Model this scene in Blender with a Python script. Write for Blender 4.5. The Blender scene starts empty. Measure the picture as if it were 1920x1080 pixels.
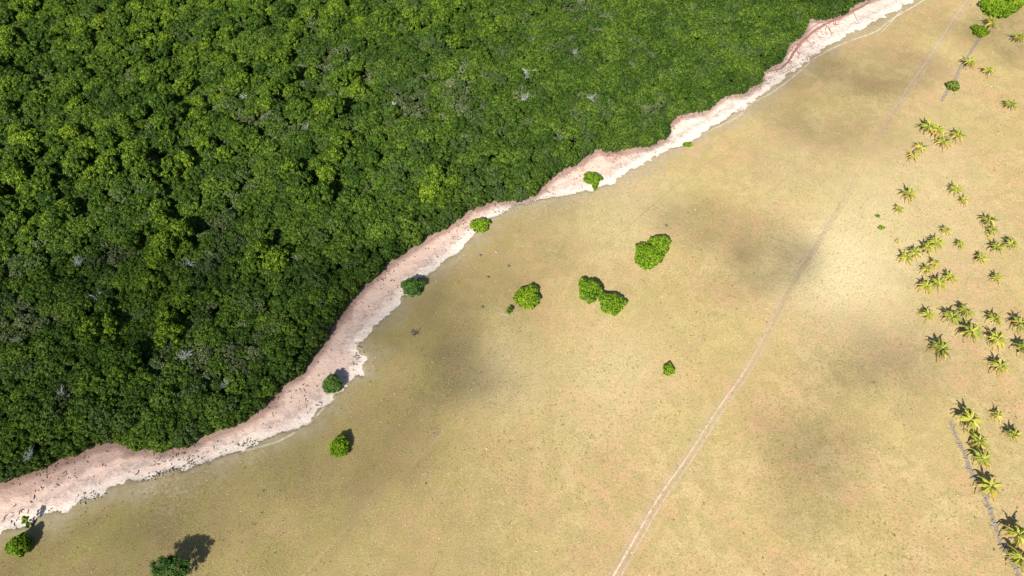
import bpy, bmesh, math, random
import numpy as np
from mathutils import Vector, Matrix, Euler
R = math.radians
S = bpy.context.scene
COL = S.collection

# ------------------------------------------------------------------ camera, light
CAM_H, PITCH, F = 180.0, 55.0, 1297.0          # metres above the field, degrees below the horizon, focal length in photo pixels
cam_d = bpy.data.cameras.new('camera'); cam = bpy.data.objects.new('camera', cam_d); COL.objects.link(cam)
cam.location = (0, 0, CAM_H); cam.rotation_euler = (R(90-PITCH), 0, 0)
cam_d.sensor_width = 36; cam_d.lens = 36*F/1920; cam_d.clip_start = 1; cam_d.clip_end = 8000
S.camera = cam
SUN_EL, SHADOW_AZ = 41.0, 20.0                 # shadows fall SHADOW_AZ degrees clockwise from +Y
SUN_AZ = SHADOW_AZ+180
w = bpy.data.worlds.new('World'); S.world = w; w.use_nodes = True
nt = w.node_tree; nt.nodes.clear()
sky = nt.nodes.new('ShaderNodeTexSky'); sky.sky_type = 'NISHITA'; sky.sun_disc = False
sky.sun_elevation = R(SUN_EL); sky.sun_rotation = R(SUN_AZ)
bg = nt.nodes.new('ShaderNodeBackground'); bg.inputs[1].default_value = 0.06
wo = nt.nodes.new('ShaderNodeOutputWorld')
nt.links.new(sky.outputs[0], bg.inputs[0]); nt.links.new(bg.outputs[0], wo.inputs[0])
sl = bpy.data.lights.new('sun', 'SUN'); sun = bpy.data.objects.new('sun', sl); COL.objects.link(sun)
sl.energy = 5.0; sl.angle = R(0.53); sl.color = (1, .95, .87)
sd = Vector((math.sin(R(SHADOW_AZ))*math.cos(R(SUN_EL)), math.cos(R(SHADOW_AZ))*math.cos(R(SUN_EL)), -math.sin(R(SUN_EL))))
sun.rotation_euler = sd.to_track_quat('-Z', 'Y').to_euler(); sun.location = (0, 0, 300)
S.view_settings.view_transform = 'Standard'; S.view_settings.look = 'None'
S.view_settings.exposure = 0.78; S.view_settings.gamma = 1
S.render.engine = 'CYCLES'
S.cycles.transparent_max_bounces = 48; S.cycles.max_bounces = 5; S.cycles.diffuse_bounces = 3
S.cycles.caustics_reflective = False; S.cycles.caustics_refractive = False

# ------------------------------------------------------------------ helpers
cp, sp = math.cos(R(PITCH)), math.sin(R(PITCH))
def at(px, py, z=0.0):
    u, v = (px-960)/F, (py-540)/F
    d = Vector((u, cp-v*sp, -sp-v*cp))
    t = (z-CAM_H)/d.z
    return Vector((d.x*t, d.y*t, z))
def depth(p): return p.y*cp+(CAM_H-p.z)*sp
def pix(x, y, z=0.0):
    dz = z-CAM_H
    dep = y*cp-dz*sp; up = y*sp+dz*cp
    return 960+F*x/dep, 540-F*up/dep

def tag(o, label=None, cat=None, group=None, kind=None):
    if label: o['label'] = label
    if cat: o['category'] = cat
    if group: o['group'] = group
    if kind: o['kind'] = kind
    return o
def link(name, me, parent=None, loc=(0, 0, 0), rot=(0, 0, 0), scl=(1, 1, 1)):
    o = bpy.data.objects.new(name, me); COL.objects.link(o)
    o.location = loc; o.rotation_euler = rot; o.scale = scl
    if parent: o.parent = parent
    return o
def mesh(name, V, Fs, mats, attrs=None, smooth=False, mat_idx=None):
    """V (n,3) array, Fs list of arrays of faces with a fixed number of corners"""
    me = bpy.data.meshes.new(name)
    V = np.asarray(V, dtype=np.float32)
    me.vertices.add(len(V)); me.vertices.foreach_set('co', V.ravel())
    loops = np.concatenate([f.ravel() for f in Fs]).astype(np.int32)
    sizes = np.concatenate([np.full(len(f), f.shape[1], dtype=np.int32) for f in Fs])
    starts = np.concatenate([[0], np.cumsum(sizes)[:-1]]).astype(np.int32)
    me.loops.add(len(loops)); me.loops.foreach_set('vertex_index', loops)
    me.polygons.add(len(sizes)); me.polygons.foreach_set('loop_start', starts)
    me.polygons.foreach_set('loop_total', sizes)
    if smooth: me.polygons.foreach_set('use_smooth', np.ones(len(sizes), dtype=bool))
    for m in (mats if isinstance(mats, (list, tuple)) else [mats]): me.materials.append(m)
    if mat_idx is not None: me.polygons.foreach_set('material_index', mat_idx.astype(np.int32))
    me.update(calc_edges=True)
    for k, a in (attrs or {}).items():
        at_ = me.attributes.new(k, 'FLOAT', 'POINT'); at_.data.foreach_set('value', np.asarray(a, dtype=np.float32))
    return me

def hash2(ix, iy, seed):
    n = (ix.astype(np.int64)*374761393+iy.astype(np.int64)*668265263+seed*974634777) & 0xffffffff
    n = ((n ^ (n >> 13))*1274126177) & 0xffffffff
    return ((n ^ (n >> 16)) & 0xffff)/65535.0
def vnoise(x, y, seed=0):
    ix, iy = np.floor(x), np.floor(y); fx, fy = x-ix, y-iy
    fx = fx*fx*(3-2*fx); fy = fy*fy*(3-2*fy)
    a, b = hash2(ix, iy, seed), hash2(ix+1, iy, seed)
    c, d = hash2(ix, iy+1, seed), hash2(ix+1, iy+1, seed)
    return (a*(1-fx)+b*fx)*(1-fy)+(c*(1-fx)+d*fx)*fy
def fbm(x, y, sc, oct=4, seed=0):
    t = 0; a = .5; n = 0
    x = np.asarray(x, dtype=float)/sc; y = np.asarray(y, dtype=float)/sc
    for k in range(oct):
        t = t+a*vnoise(x, y, seed+k*17); n += a; a *= .55; x = x*2.03+5.1; y = y*2.03+9.7
    return t/n            # 0..1
def sstep(a, b, x):
    t = np.clip((x-a)/(b-a), 0, 1); return t*t*(3-2*t)

# ------------------------------------------------------------------ node helpers
class NT:
    def __init__(self, name):
        self.m = bpy.data.materials.new(name); self.m.use_nodes = True
        self.t = self.m.node_tree; self.t.nodes.clear()
        self.out = self.t.nodes.new('ShaderNodeOutputMaterial')
    def n(self, typ, **kw):
        nd = self.t.nodes.new(typ)
        for k, v in kw.items(): setattr(nd, k, v)
        return nd
    def l(self, a, b): self.t.links.new(a, b)
    def put(self, sock, v):
        if isinstance(v, bpy.types.NodeSocket): self.l(v, sock)
        elif isinstance(v, (tuple, list)): sock.default_value = tuple(v)+((1,) if len(v) == 3 and sock.type == 'RGBA' else ())
        else: sock.default_value = v
    def coord(self): return self.n('ShaderNodeNewGeometry').outputs['Position']
    def objcoord(self): return self.n('ShaderNodeTexCoord').outputs['Object']
    def noise(self, scale, detail=4, rough=.55, vec=None, dist=0):
        nd = self.n('ShaderNodeTexNoise'); nd.inputs['Scale'].default_value = scale
        nd.inputs['Detail'].default_value = detail; nd.inputs['Roughness'].default_value = rough
        nd.inputs['Distortion'].default_value = dist
        self.l(vec if vec else self.coord(), nd.inputs['Vector']); return nd.outputs[0]
    def ramp(self, fac, a, b, lo=0.0, hi=1.0):
        nd = self.n('ShaderNodeMapRange'); nd.interpolation_type = 'SMOOTHSTEP'
        self.put(nd.inputs[0], fac); nd.inputs[1].default_value = a; nd.inputs[2].default_value = b
        nd.inputs[3].default_value = lo; nd.inputs[4].default_value = hi; return nd.outputs[0]
    def mix(self, f, a, b, mode='MIX'):
        nd = self.n('ShaderNodeMixRGB'); nd.blend_type = mode
        self.put(nd.inputs[0], f); self.put(nd.inputs[1], a); self.put(nd.inputs[2], b); return nd.outputs[0]
    def math(self, op, a, b=0.0):
        nd = self.n('ShaderNodeMath'); nd.operation = op
        self.put(nd.inputs[0], a); self.put(nd.inputs[1], b); return nd.outputs[0]
    def attr(self, name):
        nd = self.n('ShaderNodeAttribute'); nd.attribute_name = name; return nd.outputs['Fac']
    def bsdf(self, color, rough=.85, spec=.2, bump=None, bumpd=.1, bstr=.5):
        b = self.n('ShaderNodeBsdfPrincipled'); self.put(b.inputs['Base Color'], color)
        self.put(b.inputs['Roughness'], rough); b.inputs['Specular IOR Level'].default_value = spec
        if bump is not None:
            bn = self.n('ShaderNodeBump'); bn.inputs['Distance'].default_value = bumpd; bn.inputs['Strength'].default_value = bstr
            self.l(bump, bn.inputs['Height']); self.l(bn.outputs[0], b.inputs['Normal'])
        return b.outputs[0]
    def done(self, sh): self.l(sh, self.out.inputs['Surface']); return self.m

def leaf_mat(name, dark, mid, light, transl=.22, locvar=1.0, rnd=.35, scale=.06, grey=None):
    T = NT(name)
    oi = T.n('ShaderNodeObjectInfo')
    n1 = T.noise(scale, 3, .6, oi.outputs['Location'])
    v = T.math('ADD', T.math('MULTIPLY', T.ramp(n1, .33, .67), locvar*.55), T.math('MULTIPLY', oi.outputs['Random'], rnd))
    v = T.math('ADD', v, T.math('MULTIPLY', T.math('SUBTRACT', T.attr('tint'), .5), .9))
    c = T.mix(T.ramp(v, 0, .5), dark, mid)
    c = T.mix(T.ramp(v, .5, 1.05), c, light)
    if grey:
        n2 = T.noise(scale*2.2, 2, .5, oi.outputs['Location'])
        c = T.mix(T.ramp(n2, .52, .68, 0, .75), c, grey)
    p = T.bsdf(c, .62, .2)
    tr = T.n('ShaderNodeBsdfTranslucent'); T.put(tr.inputs[0], T.mix(1, c, (1.0, 1.0, .35), 'MULTIPLY'))
    mx = T.n('ShaderNodeMixShader'); mx.inputs[0].default_value = transl
    T.l(p, mx.inputs[1]); T.l(tr.outputs[0], mx.inputs[2])
    return T.done(mx.outputs[0])

M = {}
M['tall'] = leaf_mat('foliage_tall', (.020, .052, .005), (.085, .152, .010), (.20, .28, .016))
M['low'] = leaf_mat('foliage_low', (.024, .055, .006), (.060, .114, .010), (.120, .190, .018), grey=(.072, .110, .034), rnd=.55)
M['greyleaf'] = leaf_mat('foliage_grey', (.060, .090, .028), (.115, .150, .055), (.20, .24, .11), rnd=.6)
M['lime'] = leaf_mat('foliage_lime', (.12, .22, .008), (.22, .36, .012), (.34, .46, .02), rnd=.3)
M['bush'] = leaf_mat('foliage_bush', (.15, .27, .010), (.27, .42, .014), (.42, .54, .02), rnd=.2)
M['bluebush'] = leaf_mat('foliage_bluish', (.055, .13, .025), (.11, .22, .04), (.19, .32, .07), rnd=.3)
M['olive'] = leaf_mat('foliage_olive', (.17, .22, .03), (.27, .31, .05), (.38, .42, .09), rnd=.3)
M['palmgreen'] = leaf_mat('palm_leaflets', (.09, .14, .012), (.185, .24, .018), (.35, .37, .035), rnd=.9, scale=.5)
M['palmyellow'] = leaf_mat('palm_leaflets_yellowing', (.30, .19, .03), (.45, .31, .05), (.60, .44, .12), rnd=.9, scale=.5)
T = NT('bark'); M['bark'] = T.done(T.bsdf(T.mix(T.noise(6, 4), (.16, .13, .10), (.30, .27, .22)), .9))
T = NT('palm_bark'); M['pbark'] = T.done(T.bsdf(T.mix(T.noise(5, 4), (.30, .27, .22), (.48, .44, .38)), .9))
T = NT('dead_wood'); M['dead'] = T.done(T.bsdf(T.mix(T.noise(3, 3), (.24, .26, .23), (.52, .54, .50)), .8))
T = NT('midrib'); M['rib'] = T.done(T.bsdf(T.mix(T.noise(2, 2), (.50, .42, .12), (.62, .50, .2)), .6))
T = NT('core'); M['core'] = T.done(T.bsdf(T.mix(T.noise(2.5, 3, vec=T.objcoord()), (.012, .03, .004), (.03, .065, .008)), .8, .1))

# ------------------------------------------------------------------ outlines of the ground
FOREST_PX = [(0,893),(60,872),(120,850),(170,826),(215,820),(240,833),(300,838),(340,830),(380,806),(440,785),(480,765),(505,735),
 (520,715),(560,692),(582,660),(608,620),(635,575),(680,525),(720,488),(760,460),(800,436),(835,415),(860,400),(885,378),(930,366),(975,370),(1005,352),
 (1030,325),(1080,297),(1120,272),(1160,274),(1215,265),(1248,248),(1252,225),(1275,206),(1320,200),(1360,170),(1400,165),(1425,145),
 (1430,125),(1462,108),(1480,75),(1510,50),(1514,30),(1502,12),(1516,25),(1545,27),(1570,22),(1590,13),(1606,0)]
MEADOW_PX = [(0,1000),(30,987),(80,967),(128,958),(150,936),(200,920),(240,905),(300,890),(370,868),(430,850),(470,832),(510,822),(560,800),
 (590,777),(612,758),(632,735),(652,716),(678,702),(692,668),(676,662),(672,650),(682,632),(700,610),(740,575),(772,535),(800,515),(850,475),(890,440),
 (920,410),(970,385),(1010,376),(1060,365),(1110,355),(1150,340),(1200,310),(1240,290),(1290,265),(1330,240),(1380,214),(1420,185),(1470,145),
 (1510,115),(1540,92),(1600,60),(1650,35),(1700,8),(1712,0)]
def poly(pxs, z, left_ext, right_ext):
    p = [np.array(at(x, y, z))[:2] for x, y in pxs]
    a = p[0]+(p[0]-p[3])/np.linalg.norm(p[0]-p[3])*25+np.array([-6, -4]); b = p[-1]
    pts = [np.array(left_ext), a]+p+[np.array(q) for q in right_ext]
    return np.array(pts)
FE = poly(FOREST_PX, 2.5, (-600, -260), [(190, 300), (260, 345), (420, 420), (900, 800)])
ME = poly(MEADOW_PX, 0.0, (-600, -310), [(204, 300), (272, 345), (440, 410), (900, 740)])
def sdf(P, L, far):
    """signed distance of P (n,2) to polyline L; positive inside polygon L + far corners"""
    d2 = np.full(len(P), 1e18)
    for a, b in zip(L[:-1], L[1:]):
        ab = b-a; t = np.clip(((P-a)@ab)/(ab@ab), 0, 1)
        q = a+t[:, None]*ab-P; d2 = np.minimum(d2, (q*q).sum(1))
    Q = np.vstack([L, far]); ins = np.zeros(len(P), bool)
    for a, b in zip(Q, np.roll(Q, -1, 0)):
        c = (a[1] > P[:, 1]) != (b[1] > P[:, 1])
        with np.errstate(divide='ignore', invalid='ignore'):
            xi = (b[0]-a[0])*(P[:, 1]-a[1])/(b[1]-a[1])+a[0]
        ins ^= c & (P[:, 0] < xi)
    return np.sqrt(d2)*np.where(ins, 1, -1)
def d_forest(P): return sdf(P, FE, np.array([(900, 5000), (-5000, 5000), (-5000, -260)]))      # + inside the forest
def d_meadow(P): return sdf(P, ME, np.array([(5000, 740), (5000, -5000), (-600, -5000)]))      # + inside the meadow

xs = np.concatenate([[-3000, -1500, -800, -450, -320], np.arange(-262, 262, .6), [320, 450, 800, 1500, 3000]])
ys = np.concatenate([[-3000, -1500, -600, -200, -60, 0], np.arange(22, 318, .6), [350, 420, 600, 1000, 1800, 3500]])
GX, GY = np.meshgrid(xs, ys); gp = np.stack([GX.ravel(), GY.ravel()], 1)
gm = d_meadow(gp); gf = d_forest(gp)
gmn = gm+(fbm(gp[:, 0], gp[:, 1], 3.5, 4, 5)-.5)*4.2+(fbm(gp[:, 0], gp[:, 1], .9, 2, 8)-.5)*1.2
_g = gmn.reshape(GX.shape); _dx = np.gradient(_g, axis=1).ravel()/.6; _dy = np.gradient(_g, axis=0).ravel()/.6
_m = (np.abs(gmn) < .42) & (np.abs(gp[:, 0]) < 260) & (gp[:, 1] > 24) & (gp[:, 1] < 316); _n2 = np.maximum(_dx**2+_dy**2, .25)
_sx = np.clip(-gmn*_dx/_n2, -.27, .27); _sy = np.clip(-gmn*_dy/_n2, -.27, .27)
gp[:, 0] += np.where(_m, _sx, 0); gp[:, 1] += np.where(_m, _sy, 0); gmn = np.where(_m, 0, gmn)
led = np.clip(.3+.9*(fbm(gp[:, 0], gp[:, 1], 14, 2, 77)-.35), .12, .75)
gz = -led+led*sstep(-.3, .5, gmn)
gz += (fbm(gp[:, 0], gp[:, 1], 2.6, 3, 3)-.5)*.42*sstep(0, 2, -gm)                    # hummocky sand
gz += (fbm(gp[:, 0], gp[:, 1], 22, 3, 21)-.5)*.5*sstep(3, 25, gm)
gz = np.where((np.abs(gp[:, 0]) > 265) | (gp[:, 1] > 320) | (gp[:, 1] < 20), 0*gz-.1, gz)
def ground_z(x, y):
    i = np.clip(np.searchsorted(xs, x)-1, 0, len(xs)-2); j = np.clip(np.searchsorted(ys, y)-1, 0, len(ys)-2)
    Z = gz.reshape(GX.shape); fx = (x-xs[i])/(xs[i+1]-xs[i]); fy = (y-ys[j])/(ys[j+1]-ys[j])
    return (Z[j, i]*(1-fx)+Z[j, i+1]*fx)*(1-fy)+(Z[j+1, i]*(1-fx)+Z[j+1, i+1]*fx)*fy
nx, ny = len(xs), len(ys)
idx = (np.arange(ny-1)[:, None]*nx+np.arange(nx-1)[None]).ravel()
quads = np.stack([idx, idx+1, idx+1+nx, idx+nx], 1)
qm = gmn[quads].mean(1); qf = gf[quads].mean(1)
V = np.stack([gp[:, 0], gp[:, 1], gz], 1)

# meadow
T = NT('dry_meadow')
big = T.noise(.012, 3, .5); midn = T.noise(.05, 4, .6); n3 = T.noise(.22, 5, .65, dist=.4); fine = T.noise(1.6, 4, .7); vf = T.noise(4.5, 3, .75)
vl = T.noise(.018, 2, .5, vec=None)
straw, olive, tan, brown, green = (.47, .355, .175), (.36, .285, .12), (.46, .30, .155), (.24, .17, .08), (.20, .23, .055)
c = T.mix(T.ramp(midn, .42, .57), straw, tan)
c = T.mix(T.math('MULTIPLY', T.ramp(T.noise(.028, 5, .65, dist=.8), .46, .60), .6), c, (.40, .325, .12))
c = T.mix(T.math('MULTIPLY', T.ramp(n3, .42, .58), .80), c, olive)
sx = T.n('ShaderNodeSeparateXYZ'); T.l(T.coord(), sx.inputs[0])
west = T.ramp(T.math('ADD', T.math('ADD', sx.outputs[0], T.math('MULTIPLY', sx.outputs[1], -.25)), T.math('MULTIPLY', T.math('SUBTRACT', big, .5), 120)), -95, 35, 1, 0)
c = T.mix(T.math('MULTIPLY', west, .80), c, T.mix(T.ramp(T.noise(.14, 4, .6), .4, .6), (.150, .118, .048), (.165, .150, .042)))                            # olive-brown turf to the west, with the dimmer light there painted in
c = T.mix(T.math('MULTIPLY', T.ramp(T.noise(.07, 5, .65, dist=1.0), .52, .66), .38), c, (.33, .22, .12))
c = T.mix(T.math('MULTIPLY', T.ramp(T.noise(.30, 4, .7), .56, .74), .35), c, green)
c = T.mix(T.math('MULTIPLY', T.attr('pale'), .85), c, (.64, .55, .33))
c = T.mix(T.math('MULTIPLY', T.ramp(fine, .47, .62), .45), c, brown)
c = T.mix(T.math('MULTIPLY', T.ramp(T.noise(.8, 3, .7), .56, .74), .25), c, (.33, .21, .11))
c = T.mix(T.math('MULTIPLY', T.ramp(vf, .49, .64), .38), c, (.15, .12, .05))
c = T.mix(T.math('MULTIPLY', T.ramp(vf, .47, .36), .45), c, (.60, .50, .25))
c = T.mix(T.math('MULTIPLY', T.ramp(T.math('ADD', T.attr('edge'), T.math('MULTIPLY', T.math('SUBTRACT', T.noise(.16, 4, .65), .5), 16)), 8.5, -1.5), .75), c, T.mix(T.noise(.5, 4, .6), (.20, .165, .085), (.42, .36, .27)))
c = T.mix(T.math('MULTIPLY', T.math('MULTIPLY', T.attr('bare'), T.ramp(T.noise(.9, 5, .7), .45, .68)), .55), c, (.50, .43, .34))
mm = T.done(T.bsdf(c, .95, .1, fine, .15, .6))
def submesh(name, sel, mat, attrs):
    q = quads[sel]; u, inv = np.unique(q, return_inverse=True)
    return mesh(name, V[u], [inv.reshape(-1, 4)], mat, {k: a[u] for k, a in attrs.items()}, smooth=True)
# bare patches: under the palms to the east and beside the sand
pxg, pyg = pix(gp[:, 0], gp[:, 1])
inner = (np.abs(gp[:, 0]) < 265) & (gp[:, 1] > 20) & (gp[:, 1] < 320)
bare = np.zeros(len(gp))
for bx_, by_, br, ba in [(1740,270,60,.8),(1700,300,50,.8),(1700,520,90,.55),(1700,660,110,.6),(1680,380,60,.5),(1790,620,90,.5),(1840,500,110,.35),
                         (1890,930,90,.45),(1440,180,40,.8),(1400,200,50,.8),(1580,70,60,.5),(1250,285,50,.6),(1070,362,50,.8),(320,895,90,.8),(480,835,60,.6),(1180,330,60,.6),(1010,390,50,.7),(1780,160,60,.5)]:
    bare = np.maximum(bare, ba*np.exp(-((pxg-bx_)**2+(pyg-by_)**2)/(br*br)*1.3))
bare = np.where(inner, bare, 0)
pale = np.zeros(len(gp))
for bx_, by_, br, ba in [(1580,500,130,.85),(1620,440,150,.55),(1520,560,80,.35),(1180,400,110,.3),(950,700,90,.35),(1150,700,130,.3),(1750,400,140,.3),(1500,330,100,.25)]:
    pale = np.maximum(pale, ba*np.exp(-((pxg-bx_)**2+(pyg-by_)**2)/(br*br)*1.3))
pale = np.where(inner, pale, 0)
weed = np.zeros(len(gp))
for bx_, by_, br, ba in [(0,905,45,1),(45,893,45,1),(95,876,40,1),(140,858,38,1),(190,842,36,1),(235,842,24,.8),(510,745,30,.9),(640,585,26,.9),(560,700,20,.6),(690,520,16,.6),(1150,285,28,.7),(1090,302,24,.6),(1510,50,36,.8),(1265,215,24,.7),(900,385,26,.7),(1490,85,26,.6)]:
    weed = np.maximum(weed, ba*np.exp(-(((pxg-bx_)**2+(pyg-by_)**2)/(br*br))**2))
weed = np.where(inner, weed, 0)
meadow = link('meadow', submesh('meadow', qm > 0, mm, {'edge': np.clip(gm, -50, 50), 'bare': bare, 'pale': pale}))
tag(meadow, 'dry straw and olive coloured meadow spreading right of the sand strip', 'meadow', kind='structure')

# sand strip
T = NT('pink_sand')
e = T.attr('edge'); ff = T.attr('wood')
n1 = T.noise(.25, 5, .6); n2 = T.noise(1.1, 5, .7); n3 = T.noise(3.2, 3, .7)
c = T.mix(n2, (.57, .385, .30), (.73, .55, .45))
c = T.mix(T.ramp(n1, .35, .7, 0, .5), c, (.60, .46, .40))
wh = T.ramp(T.math('ADD', e, T.math('MULTIPLY', T.math('SUBTRACT', n1, .5), 9)), 4.8, .8)
c = T.mix(wh, c, T.mix(T.noise(.8, 4, .6), (.60, .51, .43), (.76, .68, .60)))
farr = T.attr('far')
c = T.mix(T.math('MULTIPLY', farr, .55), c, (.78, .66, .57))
# grey drift lines parallel to the meadow edge
wv = T.noise(.33, 5, .7, dist=1.2)
band = T.math('MULTIPLY', T.ramp(T.math('ADD', e, T.math('MULTIPLY', T.math('SUBTRACT', wv, .5), 7)), 2.4, 4.0), T.ramp(T.math('ADD', e, T.math('MULTIPLY', T.math('SUBTRACT', wv, .5), 7)), 7.0, 4.4))
c = T.mix(T.math('MULTIPLY', band, T.ramp(T.noise(.7, 5, .75), .42, .60, 0, .75)), c, (.33, .29, .265))
c = T.mix(T.ramp(n3, .60, .74, 0, .55), c, (.34, .215, .17))
c = T.mix(T.math('MULTIPLY', T.ramp(T.noise(1.9, 4, .75), .54, .64), .5), c, (.40, .26, .20))
wn = T.math('MULTIPLY', T.math('SUBTRACT', T.noise(.45, 4, .65), .5), 1.3)
c = T.mix(T.math('MULTIPLY', T.ramp(T.math('ADD', T.attr('weed'), wn), .35, .8), .5), c, T.mix(n2, (.20, .115, .095), (.33, .20, .165)))  # darker red-brown patches near the forest edge, broken up by noise
c = T.mix(T.ramp(T.math('ADD', ff, wn), -3.5, -1.2, 0, .62), c, (.17, .095, .08))  # shade under the forest edge, painted into the sand colour
msand = T.done(T.bsdf(c, .95, .1, n2, .35, .8))
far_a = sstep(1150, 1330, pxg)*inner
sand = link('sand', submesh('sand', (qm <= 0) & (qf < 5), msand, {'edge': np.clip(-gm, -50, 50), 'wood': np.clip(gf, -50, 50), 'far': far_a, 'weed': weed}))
tag(sand, 'winding strip of pale pink and white sand between mangroves and meadow', 'sand', kind='structure')
T = NT('mud'); mmud = T.done(T.bsdf(T.mix(T.noise(.4, 5), (.035, .027, .018), (.085, .06, .045)), .9))
mud = link('forest_floor', submesh('forest_floor', (qm <= 0) & (qf >= 5), mmud, {}))
tag(mud, 'dark muddy floor under the mangrove forest', 'ground', kind='structure')

# ------------------------------------------------------------------ tracks: worn ribbons on the turf
def spline(pts, step=2.0):
    P = [Vector(p) for p in pts]; P = [P[0]*2-P[1]]+P+[P[-1]*2-P[-2]]; out = []
    for i in range(1, len(P)-2):
        n = max(2, int((P[i+1]-P[i]).length/step))
        for k in range(n):
            t = k/n; a, b, c_, d = P[i-1:i+3]
            out.append(.5*((2*b)+(c_-a)*t+(2*a-5*b+4*c_-d)*t*t+(-a+3*b-3*c_+d)*t**3))
    out.append(P[-2]); return out
def track_mat(name, col, col2, strength, lines, tone=None):
    """lines: list of (centre u, half width) across the ribbon (u in metres)"""
    T = NT(name); u = T.attr('u'); v = T.attr('v'); s = T.attr('s')
    wob = T.math('MULTIPLY', T.math('SUBTRACT', T.noise(.9, 3, .6), .5), .25)
    u = T.math('ADD', u, wob); al = None
    for cu, hw, st in lines:
        d = T.math('ABSOLUTE', T.math('SUBTRACT', u, cu))
        a = T.math('MULTIPLY', T.ramp(d, hw, hw*.25), st)
        al = a if al is None else T.math('MAXIMUM', al, a)
    al = T.math('MULTIPLY', al, T.ramp(T.noise(.7, 5, .75), .30, .58, .25, 1))
    al = T.math('MULTIPLY', T.math('MULTIPLY', al, strength), s)
    p = T.bsdf(T.mix(T.noise(1.2, 4, .6), col, col2), .95, .1)
    tr = T.n('ShaderNodeBsdfTransparent'); mx = T.n('ShaderNodeMixShader')
    T.l(al, mx.inputs[0]); T.l(tr.outputs[0], mx.inputs[1]); T.l(p, mx.inputs[2])
    return T.done(mx.outputs[0])
def ribbon(name, pxs, width, mat, strengths=None, label=None, cat='path', dz=.03):
    P = spline([at(x, y) for x, y in pxs], 1.0); n = len(P); cols = max(3, int(width/.6)+1)
    VV = []; U = []; VL = []; SS = []
    st = np.interp(np.linspace(0, 1, n), np.linspace(0, 1, len(strengths or [1, 1])), strengths or [1, 1])
    for i, p in enumerate(P):
        t = (P[min(i+1, n-1)]-P[max(i-1, 0)]).normalized(); nn = Vector((t.y, -t.x, 0))
        for k in range(cols):
            uu = (k/(cols-1)-.5)*width; q = p+nn*uu
            VV.append((q.x, q.y, q.z)); U.append(uu); VL.append(i); SS.append(st[i])
    VV = np.array(VV); VV[:, 2] = ground_z(VV[:, 0], VV[:, 1])+dz
    ii = (np.arange(n-1)[:, None]*cols+np.arange(cols-1)[None]).ravel()
    o = link(name, mesh(name, VV, [np.stack([ii, ii+1, ii+1+cols, ii+cols], 1)], mat, {'u': U, 'v': VL, 's': SS}, True))
    return tag(o, label, cat, kind='structure')
TR = [(1822,-12),(1812,5),(1780,52),(1742,112),(1702,170),(1652,250),(1602,340),(1560,412),(1512,490),(1472,560),(1432,640),(1392,708),(1347,772),(1292,858),(1240,932),(1190,1018),(1152,1085),(1130,1120)]
m1 = track_mat('worn_wheel_ruts', (.50, .37, .27), (.68, .56, .46), 1.0, [(-.95, .36, .75), (.5, .44, 1), (1.65, .28, .45), (0, 1.7, .14)])
ribbon('dirt_track', TR, 6, m1, [.75,.75,.7,.75,.8,.65,.4,.2,.2,.4,.45,.3,.6,.8,.9,.9,1,1], 'long pale wheel track crossing the dry meadow from top right to bottom', 'track')
m2 = track_mat('worn_turf', (.30, .22, .15), (.40, .30, .20), 1.0, [(0, 1.1, .5)])
ribbon('track_verge', [(1702,170),(1652,250),(1602,340),(1560,412),(1512,490),(1472,560),(1432,640)], 5, m2, [.05,.25,.05,.1,.4,.4,.1], 'darker worn turf along the middle of the track', 'track', dz=.015)
m3 = track_mat('footpath_earth', (.58, .48, .36), (.72, .64, .54), 1.0, [(0, .45, 1)])
ribbon('footpath', [(1268,280),(1290,268),(1330,246),(1385,218),(1405,197),(1450,172),(1492,140),(1530,108),(1580,82),(1640,60),(1672,36),(1720,8),(1745,-10)], 2.4, m3, [.2,.5,.7,.8,.9,.8,.8,.9,.9,.9,1,1,1], 'thin pale footpath running along the sand at top right', dz=.05)
ribbon('footpath', [(1690,20),(1655,58),(1642,70)], 2.4, m3, [1,.9,.2], 'short branch of pale ruts beside the footpath near the top', dz=.04)
m4 = track_mat('faint_path_earth', (.44, .32, .18), (.58, .46, .28), 1.0, [(0, .42, 1)])
ribbon('faint_path', [(1600,120),(1560,150),(1520,180),(1480,208),(1380,272),(1290,330),(1230,380),(1170,432),(1100,490)], 2.2, m4, [.8,.7,.1,.2,.4,.4,.3,.3,.1], 'faint straight trail crossing the meadow between track and sand')
ribbon('faint_path', [(560,1090),(640,1000),(740,905),(830,812),(885,752),(940,700),(980,640)], 2.2, m4, [.55,.3,.25,.4,.5,.3,.1], 'faint thin trail through the turf at the bottom middle')
ribbon('footpath', [(405,860),(470,842),(520,828),(560,806),(590,783),(614,757)], 2.0, m3, [.1,.7,.6,.8,.9,.7], 'short pale footpath hugging the sand edge left of the shrub', dz=.05)

# ------------------------------------------------------------------ foliage
def icosphere(sub):
    bm = bmesh.new(); bmesh.ops.create_icosphere(bm, subdivisions=sub, radius=1)
    v = np.array([x.co[:] for x in bm.verts]); f = np.array([[q.index for q in p.verts] for p in bm.faces]); bm.free(); return v, f
ICO = {k: icosphere(k) for k in (1, 2, 3, 4)}
def leaf_quads(P, N, size, rng, tilt=.55, aspect=.55):
    """one folded-looking rhomb leaf cluster at each P, normals about N"""
    n = len(P); nn = N+rng.normal(0, tilt, (n, 3)); nn /= np.linalg.norm(nn, axis=1)[:, None]
    a = np.cross(nn, rng.normal(0, 1, (n, 3))); a /= np.linalg.norm(a, axis=1)[:, None]; b = np.cross(nn, a)
    s = size*rng.uniform(.6, 1.35, (n, 1))
    v = np.stack([P+a*s, P+b*s*aspect+nn*s*.18, P-a*s, P-b*s*aspect+nn*s*.18], 1).reshape(-1, 3)
    f = np.arange(n*4).reshape(n, 4); return v, f
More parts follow.
